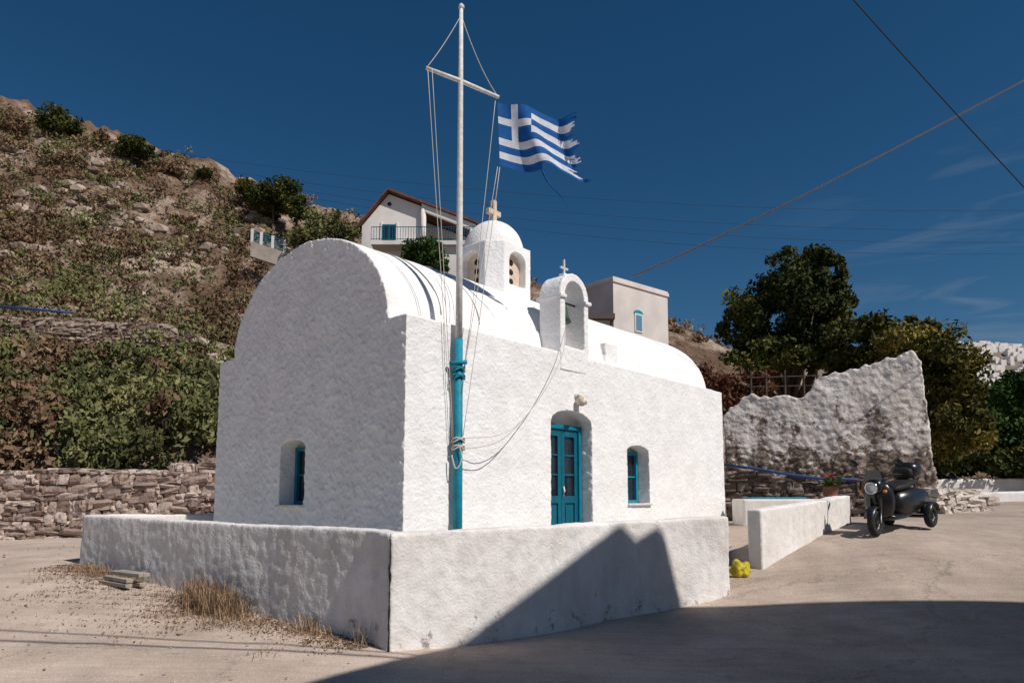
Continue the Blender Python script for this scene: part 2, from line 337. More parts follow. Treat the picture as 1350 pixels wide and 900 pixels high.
foliage("hillside_dry_shrubs",db+db2,.13,L_dry,up=.8)
def skyl(name,px,py,d,r,n,m=L_dark):
    e=empty(name); p=S(px,py,d); foliage("crown",[(tuple(p),(r,r,r*.75),n,24,.40),((p.x+r*.7,p.y,p.z-r*.3),(r*.6,r*.6,r*.5),n//2,12,.4)],.13,m,e)
    tb=tubeg([p-Vector((0,0,r*1.6)),p-Vector((.05,0,r*.6)),p],[.12,.09,.04],7); mk("trunk",*tb,M_bark,e,True)
skyl("skyline_bush",78,158,49,1.35,3400); skyl("skyline_bush",176,192,48,1.1,2600); skyl("skyline_bush",268,228,48,.5,700); skyl("skyline_bush",20,166,49,.9,1100,L_dry); skyl("skyline_bush",130,180,49,.7,700,L_dry); skyl("skyline_bush",225,222,49,.7,700,L_dry)
skyl("skyline_bush",322,248,47,.8,1400); skyl("olive_tree",362,260,46,1.6,5500); skyl("olive_tree",392,276,45,.9,2200)
skyl("garden_shrub",432,303,41,1.4,3200,L_shrub); skyl("garden_shrub",405,312,40,1.0,1800,L_shrub); skyl("garden_shrub",560,338,38,1.2,3400,L_green)
def icos(c,r,seed,sub=2):
    bm=bmesh.new(); bmesh.ops.create_icosphere(bm,subdivisions=sub,radius=1)
    V=[]
    for v in bm.verts:
        k=1+.35*N(v.co*1.5+Vector((seed,0,0))); V.append((c[0]+v.co.x*r[0]*k,c[1]+v.co.y*r[1]*k,c[2]+v.co.z*r[2]*k))
    Fc=[tuple(x.index for x in f.verts) for f in bm.faces]; bm.free(); return V,Fc
M_rock=mat("limestone_rock",(.18,.13,.10),(.46,.37,.30),c3=(.32,.245,.195),island=True,bump=.8,bscale=6,dist=.1)
pr=[]
for _ in range(1000):
    px=random.choice([random.uniform(0,230),random.uniform(-60,420)]); d=random.uniform(27,50); x,z=hill_at(px,d); 
    if N(Vector((x*.2,d*.2,30)))<-.05: continue
    r=random.uniform(.08,.6)**1.5+.05
    pr.append(icos((x,d,z+.12),(r*1.5,r,r*.8),random.random()*50,1))
mk("hillside_rocks",*merge(pr),M_rock)

# ---------------------------------------------------------------- stone walls
_bm=bmesh.new(); bmesh.ops.create_cube(_bm,size=2); bmesh.ops.subdivide_edges(_bm,edges=_bm.edges,cuts=2,use_grid_fill=True)
RV=[v.co.copy() for v in _bm.verts]; RF=[tuple(x.index for x in f.verts) for f in _bm.faces]; _bm.free()
RV=[v.lerp(v.normalized()*1.25,.25) for v in RV]
def stones(p0,p1,z0f,z1f,w=.42,h=.24,th=.4,seed=0):
    rnd=random.Random(seed); p0=Vector(p0);p1=Vector(p1); L=(p1-p0).length; d=(p1-p0)/L; nrm=Vector((d.y,-d.x))
    parts=[]; zb=min(z0f(0),z0f(1)); zt=max(z1f(0),z1f(1)); z=zb; row=0
    while z<zt:
        hh=h*rnd.uniform(.6,1.45); s=-rnd.uniform(0,w)
        while s<L:
            ww=w*rnd.choice([.3,.5,.7,.9,1.2,1.6])*rnd.uniform(.8,1.2); c=s+ww/2; t=min(1,max(0,c/L))
            zz=z+.10*N(Vector((c*.7,row*.6,seed)))
            if zz+hh*.4>z0f(t) and zz+hh*.7<z1f(t)+.10*N(Vector((c*1.6,3,seed))):
                nst=2 if (rnd.random()<.28 and hh>h*.9) else 1
                for q_ in range(nst):
                    h2=hh/nst; sc=Vector((ww*.49,th*.5,h2*.5)); off=rnd.uniform(-.04,.04); sd=rnd.uniform(0,99); tilt=rnd.uniform(-.25,.25); V=[]
                    sh=rnd.uniform(-.25,.25)
                    for v in RV:
                        k=1+.36*N(v*.9+Vector((sd,0,0))); a=v.x*sc.x*k+sh*v.z*sc.z; bq=v.y*sc.y*(1+.3*N(v*1.3+Vector((0,sd,0)))); cc=v.z*sc.z*k+a*tilt*.6
                        q=p0+d*(c+a)+nrm*(bq+off); V.append((q.x,q.y,zz+h2*(q_+.5)+cc))
                    parts.append((V,RF))
            s+=ww*.97
        z+=hh*.94; row+=1
    return merge(parts)
M_stone=mat("field_stones",(.20,.14,.115),(.58,.48,.42),c3=(.39,.295,.245),island=True,bump=1,bscale=14,dist=.03)
M_mortar=mat("earth_mortar",(.11,.08,.065),(.22,.165,.13),5,.95,.6,14)
M_stone2=mat("grey_lava_stones",(.07,.055,.05),(.32,.265,.23),c3=(.17,.13,.11),island=True,bump=1,bscale=14,dist=.04)
def wallpx(name,pa,pb,zb0,zb1,zt0,zt1,w,h,th,m,seed,backing=M_mortar):
    e=empty(name); V,Fc=stones(pa,pb,lambda t:zb0+(zb1-zb0)*t,lambda t:zt0+(zt1-zt0)*t,w,h,th,seed)
    mk("stones",V,Fc,m,e,False)
    p0=Vector(pa);p1=Vector(pb); d=(p1-p0).normalized(); n=Vector((d.y,-d.x))*(th*.36)
    V=[(*(p0+n),zb0-.3),(*(p1+n),zb1-.3),(*(p1-n),zb1-.3),(*(p0-n),zb0-.3),(*(p0+n),zt0-.2),(*(p1+n),zt1-.2),(*(p1-n),zt1-.2),(*(p0-n),zt0-.2)]
    mk("core",V,[(0,3,2,1),(4,5,6,7),(0,1,5,4),(1,2,6,5),(2,3,7,6),(3,0,4,7)],backing,e); return e
wallpx("dry_stone_wall",(-18,18.3),(-7.9,17.6),.35,.4,2.26,2.36,.34,.19,.5,M_stone,3)
wallpx("dry_stone_wall",(-8.2,17.7),(-4.2,17.4),.4,.4,2.5,2.5,.34,.19,.5,M_stone,8)
a=S(-60,480,26.3); b=S(225,492,26.8)
wallpx("terrace_wall",(a.x,a.y),(b.x,b.y),a.z-1,b.z-1,S(0,414,26.3).z,S(210,428,26.8).z,.34,.22,.6,mat("terrace_stones",(.15,.10,.08),(.42,.33,.27),c3=(.27,.20,.155),island=True,bump=1,bscale=10,dist=.05),5)
tube("blue_water_pipe",[S(-40,401,26.2),S(40,407,26.2),S(95,412,26.2)],.045,mat("pipe_blue",(.02,.06,.22),rough=.5))
ff=[]
for _ in range(24):
    px=random.uniform(-30,260); py=random.uniform(455,510); p=S(px,py,25.6-(py-425)*.012); r=random.uniform(.3,.75)
    ff.append((tuple(p),(r,r*.6,r*.8),300,10,.4))
foliage("terrace_bushes",ff[:16],.075,L_shrub,up=.8); foliage("terrace_bushes",ff[16:],.09,L_dry,up=.8)

# ---------------------------------------------------------------- church
ROT=math.atan2(.749,.663)
church=empty("greek_chapel",(-1.38,9.0,0),ROT)
LEN,WID=9.36,5.14; EZ=S(533,412,9.0).z; SZ=EZ; AP=EZ+1.55
arc=[(.38+2.12*(1-math.cos(math.pi*i/40)),SZ+1.55*math.sin(math.pi*i/40)) for i in range(41)]
prof=[(0,.3),(0,EZ),]+arc+[(WID,EZ),(WID,.3)]
steps=[boxg(5.15,5.55,.35,1.05,4,4.52),boxg(5.15,5.55,.6,1.4,4,4.80),boxg(5.15,5.55,.85,1.7,4,5.04)]
body=mk("walls_and_barrel_vault",*merge([prism(prof,'x',0,LEN)]+steps),M_plaster,church); fixn(body)
def cutter(poly,axis,a,b):
    c=mk("cut",*prism(poly,axis,a,b),None,church); fixn(c); return c
cs=[cutter(archpoly(3.03,4.17,.5,2.82,3.03),'y',-.3,.30),cutter(archpoly(5.29,6.07,1.47,2.44,2.56),'y',-.3,.34),cutter(archpoly(2.30,2.99,1.47,2.36,2.47),'x',-.3,.34)]
bake(body,cs,.022)
def chf(c,n):
    v=Vector(c)
    if n[2]>.12 and c[2]>EZ+.03: return .0035*N(v*9)+.014*N(v*1.1)+.006*N(v*3)
    if n[2]<-.5 or n[0]>.6 or n[1]>.6: return 0
    gable=n[0]<-.6
    r=N(v*9)*.7+N(v*19)*.75
    if gable:
        r=max(-.15,r)
        s=N(Vector((v.y*15,v.z*8,v.x)))*.8
        return .021*(r+max(0,s))+.014*N(v*1.1)+.006*N(v*3)
    r=max(-.35,r)
    return .0085*r+.014*N(v*1.1)+.007*N(v*3)
rough(body,chf)
for k,t in enumerate((.95,1.75)):
    pts=[(t+.05*math.sin(i*.4),.38+2.12*(1-math.cos(math.pi*i/40)),SZ+1.556*math.sin(math.pi*i/40)+.000) for i in range(2,38)]
    tube("roof_seam_%d"%k,pts,.010,M_grey,church,5)
bel=mk("belfry",*prism(archpoly(3.29,4.10,EZ-.3,5.0,5.41,24),'y',-.012,.44),M_plaster,church); fixn(bel)
bake(bel,[cutter(archpoly(3.42,3.97,EZ+.12,4.98,5.27,24),'y',-.4,.9)],.014)
rough(bel,stucco(.006,12,.008))
for k,(a,b) in enumerate(((3.25,3.425),(3.965,4.14))): box("belfry_impost_%d"%k,(a,b,-.05,.48,4.93,4.99),M_plaster,church,.01)
boxes("belfry_cross",[(3.68,3.71,.2,.23,5.40,5.72),(3.59,3.80,.2,.23,5.55,5.58)],M_white,church,.004)
box("belfry_cross_foot",(3.63,3.76,.16,.28,5.38,5.46),M_plaster,church,.01)
pf=[(.0,.33),(.06,.33),(.09,.29),(.105,.18),(.12,.10),(.165,.0),(.145,-.0),(.0,.02)]
V=[];Fc=[];n=20
for r,z in pf:
    for k in range(n): V.append((3.60+r*math.cos(2*math.pi*k/n),.2+r*math.sin(2*math.pi*k/n),4.58+z))
for i in range(len(pf)-1):
    for k in range(n): Fc.append((i*n+k,i*n+(k+1)%n,(i+1)*n+(k+1)%n,(i+1)*n+k))
mk("bell",V,Fc,M_bronze,church,True)
tube("bell_bar",[(3.38,.2,4.94),(4.0,.2,4.94)],.018,M_wire,church)
cx,cy=4.33,2.5; hw=.66; ch=.27
octp=[(cx-hw+ch,cy-hw),(cx+hw-ch,cy-hw),(cx+hw,cy-hw+ch),(cx+hw,cy+hw-ch),(cx+hw-ch,cy+hw),(cx-hw+ch,cy+hw),(cx-hw,cy+hw-ch),(cx-hw,cy-hw+ch)]
zt=6.55
drum=mk("cupola_drum",*prism(octp,'z',4.9,zt),M_plaster,church); fixn(drum)
cc=[cutter(archpoly(cx-.24,cx+.24,5.72,6.2,6.40,16),'y',cy-1.0,cy-.42),cutter(archpoly(cy-.24,cy+.24,5.72,6.2,6.40,16),'x',cx-1.0,cx-.42),
    cutter(archpoly(cx-.24,cx+.24,5.72,6.2,6.40,16),'y',cy+.42,cy+1.0),cutter(archpoly(cy-.24,cy+.24,5.72,6.2,6.40,16),'x',cx+.42,cx+1.0)]
bake(drum,cc,.016); rough(drum,stucco(.005,9,.008))
V=[];Fc=[];n=40;m_=14
for i in range(m_+1):
    a=math.pi/2*i/m_
    for k in range(n):
        t=2*math.pi*k/n; r=.63*math.cos(a); V.append((cx+r*math.cos(t),cy+r*math.sin(t),zt-.06+.70*math.sin(a)))
for i in range(m_):
    for k in range(n): Fc.append((i*n+k,i*n+(k+1)%n,(i+1)*n+(k+1)%n,(i+1)*n+k))
dm=mk("dome",V,Fc,M_plaster,church,True); rough(dm,stucco(.006,5,.01))
for k,(ax) in enumerate(('y','x')):
    if ax=='y':
        pn=mk("pierced_panel_%d"%k,*prism(archpoly(cx-.25,cx+.25,5.71,6.2,6.41,16),'y',cy-.50,cy-.43),M_tan,church)
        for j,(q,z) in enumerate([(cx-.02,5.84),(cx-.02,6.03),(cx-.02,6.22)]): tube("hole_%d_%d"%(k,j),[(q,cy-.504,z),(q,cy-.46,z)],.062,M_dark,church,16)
    else:
        pn=mk("pierced_panel_%d"%k,*prism(archpoly(cy-.25,cy+.25,5.71,6.2,6.41,16),'x',cx-.50,cx-.43),M_tan,church)
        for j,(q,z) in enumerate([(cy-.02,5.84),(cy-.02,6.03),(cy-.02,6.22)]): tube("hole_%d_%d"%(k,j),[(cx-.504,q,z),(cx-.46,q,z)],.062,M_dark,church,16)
    fixn(pn)
boxes("dome_cross",[(cx-.05,cx+.05,cy-.055,cy+.055,zt+.58,zt+1.10),(cx-.18,cx+.18,cy-.052,cy+.052,zt+.79,zt+.90),(cx-.09,cx+.09,cy-.09,cy+.09,zt+.56,zt+.67)],M_tan,church,.012)
x0,x1,zf=3.06,4.14,.74
boxes("door_frame",[(x0,x0+.08,.20,.28,zf,2.82),(x1-.08,x1,.20,.28,zf,2.82),(x0+.08,x1-.08,.20,.28,2.74,2.82)],M_frame,church,.008)
lv=[]
for a,b in ((x0+.08,(x0+x1)/2-.004),((x0+x1)/2+.004,x1-.08)):
    lv+=[(a,a+.09,.235,.275,zf+.02,2.74),(b-.09,b,.235,.275,zf+.02,2.74),(a+.09,b-.09,.235,.275,zf+.02,zf+.2),(a+.09,b-.09,.235,.275,1.5,1.62),(a+.09,b-.09,.235,.275,2.62,2.74),
         (a+.09,b-.09,.245,.27,1.96,1.99),(a+.09,b-.09,.245,.27,2.29,2.32),(a+.09,b-.09,.262,.272,zf+.2,1.5),(a+.13,b-.13,.248,.262,zf+.25,1.45)]
boxes("door_leaves",lv,M_blue,church,.006)
box("door_glass",(x0+.1,x1-.1,.272,.285,1.55,2.7),M_glass,church)
tube("door_handle",[(3.63,.21,1.62),(3.63,.19,1.7),(3.63,.21,1.78)],.012,M_white,church)
def window(k,mp):
    u0,u1,z0,z1,dp=mp[1:]
    Hh=z1-z0; t=.065
    def bx(a,b,c,d,e,f):
        return (a,b,c,d,e,f) if mp[0]=='y' else (c,d,a,b,e,f)
    boxes("window_frame_%d"%k,[bx(u0,u0+t,dp-.08,dp,z0,z1),bx(u1-t,u1,dp-.08,dp,z0,z1),bx(u0+t,u1-t,dp-.08,dp,z0,z0+t),bx(u0+t,u1-t,dp-.08,dp,z1-t,z1),
        bx((u0+u1)/2-.03,(u0+u1)/2+.03,dp-.075,dp,z0+t,z1-t),bx(u0+t,u1-t,dp-.055,dp-.02,z0+Hh*.5,z0+Hh*.5+.03)],M_bluel if k==0 else M_frame,church,.006)
    box("window_glass_%d"%k,bx(u0+.03,u1-.03,dp-.03,dp+.02,z0+.02,z1-.02),M_glass,church)
    box("window_sill_%d"%k,bx(u0-.03,u1+.03,-.05,dp-.09,z0-.03,z0+.005),M_white,church,.006)
window(0,('y',5.30,6.06,1.48,2.46,.33)); window(1,('x',2.31,2.98,1.48,2.38,.33))
lm=icos((3.72,-.12,3.20),(.085,.085,.085),1,3); mk("lamp_globe",*lm,mat("lamp_glass",(.55,.48,.38),rough=.3,spec=.5),church,True)
tube("lamp_arm",[(3.72,.02,3.30),(3.72,-.06,3.31),(3.72,-.12,3.27)],.022,M_white,church)
tube("lamp_plate",[(3.72,.02,3.30),(3.72,-.035,3.30)],.05,M_white,church,14)

# ---------------------------------------------------------------- courtyard wall
def ribbon_wall(name,pts,th,m,vox=.03,amp=.008,parent=None):
    n=len(pts); P=[Vector((p[0],p[1])) for p in pts]; I=[]
    for i in range(n):
        d0=(P[i]-P[i-1]).normalized() if i>0 else (P[1]-P[0]).normalized()
        d1=(P[i+1]-P[i]).normalized() if i<n-1 else d0
        n0=Vector((-d0.y,d0.x)); n1=Vector((-d1.y,d1.x)); b=(n0+n1).normalized(); k=th/max(.35,b.dot(n0)); I.append(P[i]+b*k)
    V=[]
    for i,p in enumerate(pts): V+=[(P[i].x,P[i].y,p[2]),(I[i].x,I[i].y,p[2]),(I[i].x,I[i].y,p[3]),(P[i].x,P[i].y,p[3])]
    Fc=[(0,1,2,3),(4*n-1,4*n-2,4*n-3,4*n-4)]
    for i in range(n-1):
        for k in range(4): Fc.append((4*i+k,4*i+4+k,4*i+4+(k+1)%4,4*i+(k+1)%4))
    ob=mk(name,V,Fc,m,parent); fixn(ob); bake(ob,[],vox); rough(ob,stucco(amp,9,.022)); return ob
M_par=mat("weathered_whitewash",(.68,.64,.605),(.79,.765,.745),1.6,.92,.7,30,dist=.014)
n_=M_par.node_tree.nodes; l_=M_par.node_tree.links; P_=n_['Principled BSDF']; src=P_.inputs['Base Color'].links[0].from_socket
t_=n_.new('ShaderNodeTexCoord'); z_=n_.new('ShaderNodeTexNoise'); z_.inputs['Scale'].default_value=3.6; z_.inputs['Detail'].default_value=8; z_.inputs['Roughness'].default_value=.74; l_.new(t_.outputs['Object'],z_.inputs['Vector'])
s_=n_.new('ShaderNodeSeparateXYZ'); l_.new(t_.outputs['Object'],s_.inputs[0]); r_=n_.new('ShaderNodeMapRange'); r_.inputs[1].default_value=.0; r_.inputs[2].default_value=.4; r_.inputs[3].default_value=.10; r_.inputs[4].default_value=0; l_.new(s_.outputs[2],r_.inputs[0])
ad_=n_.new('ShaderNodeMath'); ad_.operation='ADD'; l_.new(z_.outputs[0],ad_.inputs[0]); l_.new(r_.outputs[0],ad_.inputs[1])
cr2=n_.new('ShaderNodeValToRGB'); cr2.color_ramp.elements[0].position=.635; cr2.color_ramp.elements[1].position=.69; l_.new(ad_.outputs[0],cr2.inputs[0])
mm=n_.new('ShaderNodeMix'); mm.data_type='RGBA'; l_.new(cr2.outputs[0],mm.inputs[0]); l_.new(src,mm.inputs[6]); mm.inputs[7].default_value=(.36,.31,.28,1)
mp2=n_.new('ShaderNodeMapping'); mp2.inputs['Scale'].default_value=(4,4,.7); l_.new(t_.outputs['Object'],mp2.inputs[0]); z2=n_.new('ShaderNodeTexNoise'); z2.inputs['Scale'].default_value=1.5; z2.inputs['Detail'].default_value=6; l_.new(mp2.outputs[0],z2.inputs['Vector'])
r2=n_.new('ShaderNodeMapRange'); r2.inputs[1].default_value=.4; r2.inputs[2].default_value=.68; r2.inputs[3].default_value=1.02; r2.inputs[4].default_value=.90; l_.new(z2.outputs[0],r2.inputs[0])
v2=n_.new('ShaderNodeVectorMath'); v2.operation='SCALE'; l_.new(mm.outputs[2],v2.inputs[0]); l_.new(r2.outputs[0],v2.inputs['Scale']); l_.new(v2.outputs[0],P_.inputs['Base Color'])
Wp=[(-3.4,16.2,.2,1.27),(-6.89,11.37,.2,1.32),(-4.505,9.76,-.2,1.27),(-1.60,7.80,-.3,1.24),(-1.285,7.48,-.3,1.225)]
ribbon_wall("courtyard_wall",Wp,.24,M_par)
Wq=[(-1.262,7.452,-.3,1.225),(-.48,8.02,-.3,1.235),(.24,8.62,-.3,1.245),(1.30,9.52,-.3,1.26),(2.42,10.2,-.3,1.29),(3.24,10.6,-.2,1.315)]
ribbon_wall("courtyard_wall",Wq,.24,M_par)
mk("corner_crack",*tubeg([(-1.273+.012*N(Vector((0,0,i*.9))),7.452+.006*N(Vector((3,0,i*.9))),-.1+i*.06) for i in range(22)],[.006+.016*abs(N(Vector((5,0,i*1.3)))) for i in range(22)],6),M_dark)
mk("courtyard_paving",[(-6.7,11.45,.72),(-1.4,7.9,.72),(3.0,10.7,.72),(4.3,13.6,.74),(6.6,17.2,.86),(-3,17,.8)],[(0,1,2,3,4,5)],mat("paving",(.45,.42,.39),(.55,.52,.49),2,.9,.3,30))
Lw=[(4.0,11.40,.1,1.40),(5.2,12.45,.3,1.50),(6.65,13.9,.5,1.64)]
ribbon_wall("low_lane_wall",Lw,.26,M_par,.03,.006)
mk("entrance_step",*prism([(3.1,10.75),(3.95,11.0),(4.3,11.6),(4.9,13.2),(3.7,13.0),(3.0,11.3)],'z',.1,.38),M_ground)
ledge=empty("whitewashed_bench")
box("seat_block",(4.9,7.0,15.0,15.8,.5,1.56),M_par,ledge,.04)
box("blue_board",(5.1,6.3,15.1,15.7,1.562,1.60),M_bluel,ledge,.01)
# ruined whitewashed wall on the right
rw=[(955,548),(985,522),(1010,520),(1062,524),(1082,499),(1120,489),(1160,478),(1195,468),(1211,461),(1222,476),(1227,540),(1232,640)]
A0=Vector((6.0,19.4)); B0=Vector((10.63,17.7))
def onwall(px):
    u=(px-675)/F; d=B0-A0; t=(u*A0.y-A0.x)/(d.x-u*d.y); q=A0+d*t; return t,q
poly=[]
for px,py in rw:
    t,q=onwall(px); poly.append((t*(B0-A0).length,S(px,py,q.y).z))
pl2=[]
for i in range(len(poly)-1):
    for k in range(6):
        t=k/6; a=poly[i];b=poly[i+1]; pl2.append((a[0]+(b[0]-a[0])*t+(.05*N(Vector((i+t*1.0,k,0))) if k else 0),a[1]+(b[1]-a[1])*t+(.14*N(Vector((k*1.7,i*3.1,2))) if k else 0)))
poly=[(0,.4)]+pl2+[(poly[-1][0],.4)]
rz=math.atan2((B0-A0).y,(B0-A0).x)
M_ruin=mat("crumbling_limewash",(.78,.73,.69),(.60,.545,.50),1.3,.95,.9,9,dist=.04)
n_=M_ruin.node_tree.nodes; l_=M_ruin.node_tree.links; P_=n_['Principled BSDF']; src=P_.inputs['Base Color'].links[0].from_socket
t_=n_.new('ShaderNodeTexCoord'); mpv=n_.new('ShaderNodeMapping'); mpv.inputs['Scale'].default_value=(1,1,1.5); l_.new(t_.outputs['Object'],mpv.inputs[0])
vo=n_.new('ShaderNodeTexVoronoi'); vo.inputs['Scale'].default_value=4.2; l_.new(mpv.outputs[0],vo.inputs['Vector'])
vd=n_.new('ShaderNodeTexVoronoi'); vd.feature='DISTANCE_TO_EDGE'; vd.inputs['Scale'].default_value=4.2; l_.new(mpv.outputs[0],vd.inputs['Vector'])
z_=n_.new('ShaderNodeTexNoise'); z_.inputs['Scale'].default_value=1.5; z_.inputs['Detail'].default_value=10; z_.inputs['Roughness'].default_value=.74; l_.new(t_.outputs['Object'],z_.inputs['Vector'])
s_=n_.new('ShaderNodeSeparateXYZ'); l_.new(t_.outputs['Object'],s_.inputs[0]); r_=n_.new('ShaderNodeMapRange'); r_.inputs[1].default_value=1.6; r_.inputs[2].default_value=4.4; r_.inputs[3].default_value=.16; r_.inputs[4].default_value=-.07; l_.new(s_.outputs[2],r_.inputs[0])
ad_=n_.new('ShaderNodeMath'); ad_.operation='ADD'; l_.new(z_.outputs[0],ad_.inputs[0]); l_.new(r_.outputs[0],ad_.inputs[1])
cr2=n_.new('ShaderNodeValToRGB'); cr2.color_ramp.elements[0].position=.525; cr2.color_ramp.elements[1].position=.56; l_.new(ad_.outputs[0],cr2.inputs[0])
vc=n_.new('ShaderNodeValToRGB'); vc.color_ramp.elements[0].color=(.14,.10,.08,1); vc.color_ramp.elements[1].color=(.42,.34,.285,1); l_.new(vo.outputs['Color'],vc.inputs[0])
ve=n_.new('ShaderNodeMapRange'); ve.inputs[1].default_value=0; ve.inputs[2].default_value=.08; ve.inputs[3].default_value=.3; ve.inputs[4].default_value=1; l_.new(vd.outputs[0],ve.inputs[0])
vs=n_.new('ShaderNodeVectorMath'); vs.operation='SCALE'; l_.new(vc.outputs[0],vs.inputs[0]); l_.new(ve.outputs[0],vs.inputs['Scale'])
mm=n_.new('ShaderNodeMix'); mm.data_type='RGBA'; l_.new(cr2.outputs[0],mm.inputs[0]); l_.new(src,mm.inputs[6]); l_.new(vs.outputs[0],mm.inputs[7]); l_.new(mm.outputs[2],P_.inputs['Base Color'])
ruin=mk("ruined_stone_wall",*prism(poly,'y',0,.55),M_ruin); fixn(ruin); ruin.location=(A0.x,A0.y,0); ruin.rotation_euler=(0,0,rz)
bake(ruin,[],.04)
def rf(c,n):
    v=Vector(c); low=min(1,max(.30,(3.6-c[2])/1.6)); e=noise.voronoi(Vector((v.x,v.y,v.z*1.5))*4.2)[0]
    return low*.07*min(1,(e[1]-e[0])*2)+.035*N(v*1.6)+.014*N(v*5)
rough(ruin,rf)
wallpx("lava_stone_wall",(5.2,18.1),(8.6,16.6),.5,.6,2.35,2.0,.28,.18,.45,M_stone2,12)
tube("blue_water_pipe",[S(955,612,17.6),S(1000,618,17.2),S(1045,626,16.6),S(1085,631,16.2),S(1130,632,15.5)],.03,mat("pipe_blue_2",(.04,.10,.26),rough=.5))
wallpx("rubble_pile",(10.6,17.7),(12.2,18.6),.9,1.0,1.95,1.65,.45,.26,.6,mat("pale_rubble",(.34,.28,.24),(.64,.58,.52),c3=(.50,.44,.39),island=True,bump=.8,bscale=12,dist=.05),21)
ribbon_wall("low_roadside_wall",[(13.6,22.0,.8,1.72),(17.0,22.4,.8,1.80),(22,22.6,.8,1.85)],.35,M_par,.05)
ribbon_wall("low_roadside_wall",[(14.6,26.0,.8,2.25),(24,26.5,.8,2.35)],.35,M_par,.06)
fen=empty("wooden_fence"); fl=[]
for i,px in enumerate((990,1010,1035,1060,1078)):
    q=S(px,525,20.5); h=S(px,488,20.5).z; fl.append(tubeg([(q.x,q.y,q.z-.5),(q.x+.02,q.y,h)],.035,6))
fl.append(tubeg([S(985,498,20.5),S(1080,495,20.5)],.02,6)); fl.append(tubeg([S(985,510,20.5),S(1080,508,20.5)],.02,6))
mk("posts_and_rails",*merge(fl),M_bark,fen)

# ---------------------------------------------------------------- flagpole and flag
PD=9.565
pole=empty("flagpole"); PB=S(603,720,PD); PT=S(608,12,PD); PB.z=.7
def pp(py):
    z=S(605,py,PD).z; t=(z-PB.z)/(PT.z-PB.z); return PB.lerp(PT,t)
k=pp(447); tube("mast_lower",[PB,pp(600),k],[.066,.062,.056],M_bluel,pole,14)
tube("mast_upper",[k+Vector((0,0,.002)),pp(300),pp(107),PT],[.05,.044,.036,.028],M_white,pole,12)
mk("finial",*icos(PT+Vector((0,0,.03)),(.045,.045,.05),1,2),M_white,pole,True)
YC=pp(107); YL=S(562,88,9.28); YR=S(657,130,10.0); YL.z=YR.z=(YL.z+YR.z)/2
tube("yard",[YL,YC,YR],[.028,.034,.028],M_white,pole,10)
for i,(a,b,s) in enumerate(((YL,PT-Vector((0,0,.1)),.04),(YR,PT-Vector((0,0,.1)),.12))): tube("stay_%d"%i,sag(a,b,s),.006,M_rope,pole,5)
for py in (487,497,580,590):
    c=pp(py); tube("rope_coil_%d"%py,[c+Vector((.085*math.cos(t),.085*math.sin(t),.03*math.sin(t*1.7))) for t in [i*.5 for i in range(27)]],.012,M_rope if py>500 else M_bluel,pole,6)
tube("rope_tail",smooth([pp(590)+Vector((.03,-.09,0)),pp(605)+Vector((.06,-.09,0)),pp(618)+Vector((-.02,-.09,0)),pp(600)+Vector((-.08,-.08,0))]),.010,M_rope,pole,6)
tube("cleat",[pp(480)+Vector((-.12,-.05,0)),pp(480)+Vector((.12,-.06,.02))],.03,M_bluel,pole)
hl=[(YL+Vector((.02,0,0)),pp(588)+Vector((-.07,-.06,0)),.05),(YL+Vector((.08,0,0)),pp(585)+Vector((-.06,-.03,0)),-.05),
    (YR+Vector((-.04,0,0)),pp(520)+Vector((.05,-.05,0)),.10),(S(659,220,10.0),pp(575)+Vector((.07,-.06,0)),.06),(S(656,220,10.0),pp(500)+Vector((.06,-.05,0)),.02)]
for i,(a,b,s) in enumerate(hl): tube("halyard_%d"%i,sag(a,b,s,10),.005,M_rope,pole,5)
tube("bell_rope",smooth([S(744,425,11.65),S(743,462,11.25),S(722,508,10.8),S(690,552,10.2),S(655,583,9.8),S(606,592,9.49)]),.006,M_rope,pole,5)
tube("loose_rope",smooth([S(690,552,10.2),S(675,565,10.0),S(650,575,9.75),S(606,577,9.49)]),.005,M_rope,pole,5)
fb=mat("flag_blue",(.01,.09,.31),(.015,.12,.38),6,.8); fw=mat("flag_white",(.62,.64,.70),(.78,.79,.83),6,.8)
for m in (fb,fw):
    n_=m.node_tree.nodes; l_=m.node_tree.links; T=n_.new('ShaderNodeBsdfTranslucent'); s=n_['Principled BSDF'].inputs['Base Color'].links[0].from_socket; l_.new(s,T.inputs[0]); x=n_.new('ShaderNodeMixShader'); x.inputs[0].default_value=.35; l_.new(n_['Principled BSDF'].outputs[0],x.inputs[1]); l_.new(T.outputs[0],x.inputs[2]); l_.new(x.outputs[0],n_['Material Output'].inputs[0])
nu,nv=108,72; Ht=S(656,135,9.98); Hb=S(659,218,9.98)
V=[]
for j in range(nv+1):
    for i in range(nu+1):
        u=i/nu; v=j/nv
        h=Hb.lerp(Ht,v); q=h+Vector((1.34*u, .32*u, -.10*u-.03*u*u))
        q.z+=-.045*math.sin(u*6+1)*u+.03*math.sin(u*13+v*3)*u+ (v-.5)*-.02*u
        q.y+=.13*math.sin(u*9+v*2.5)*min(1,u*2.5)+.05*math.sin(u*21+v*6)*u
        q.x+=.06*math.sin(v*7+1)*u*u
        V.append(q)
Fc=[];mi=[]
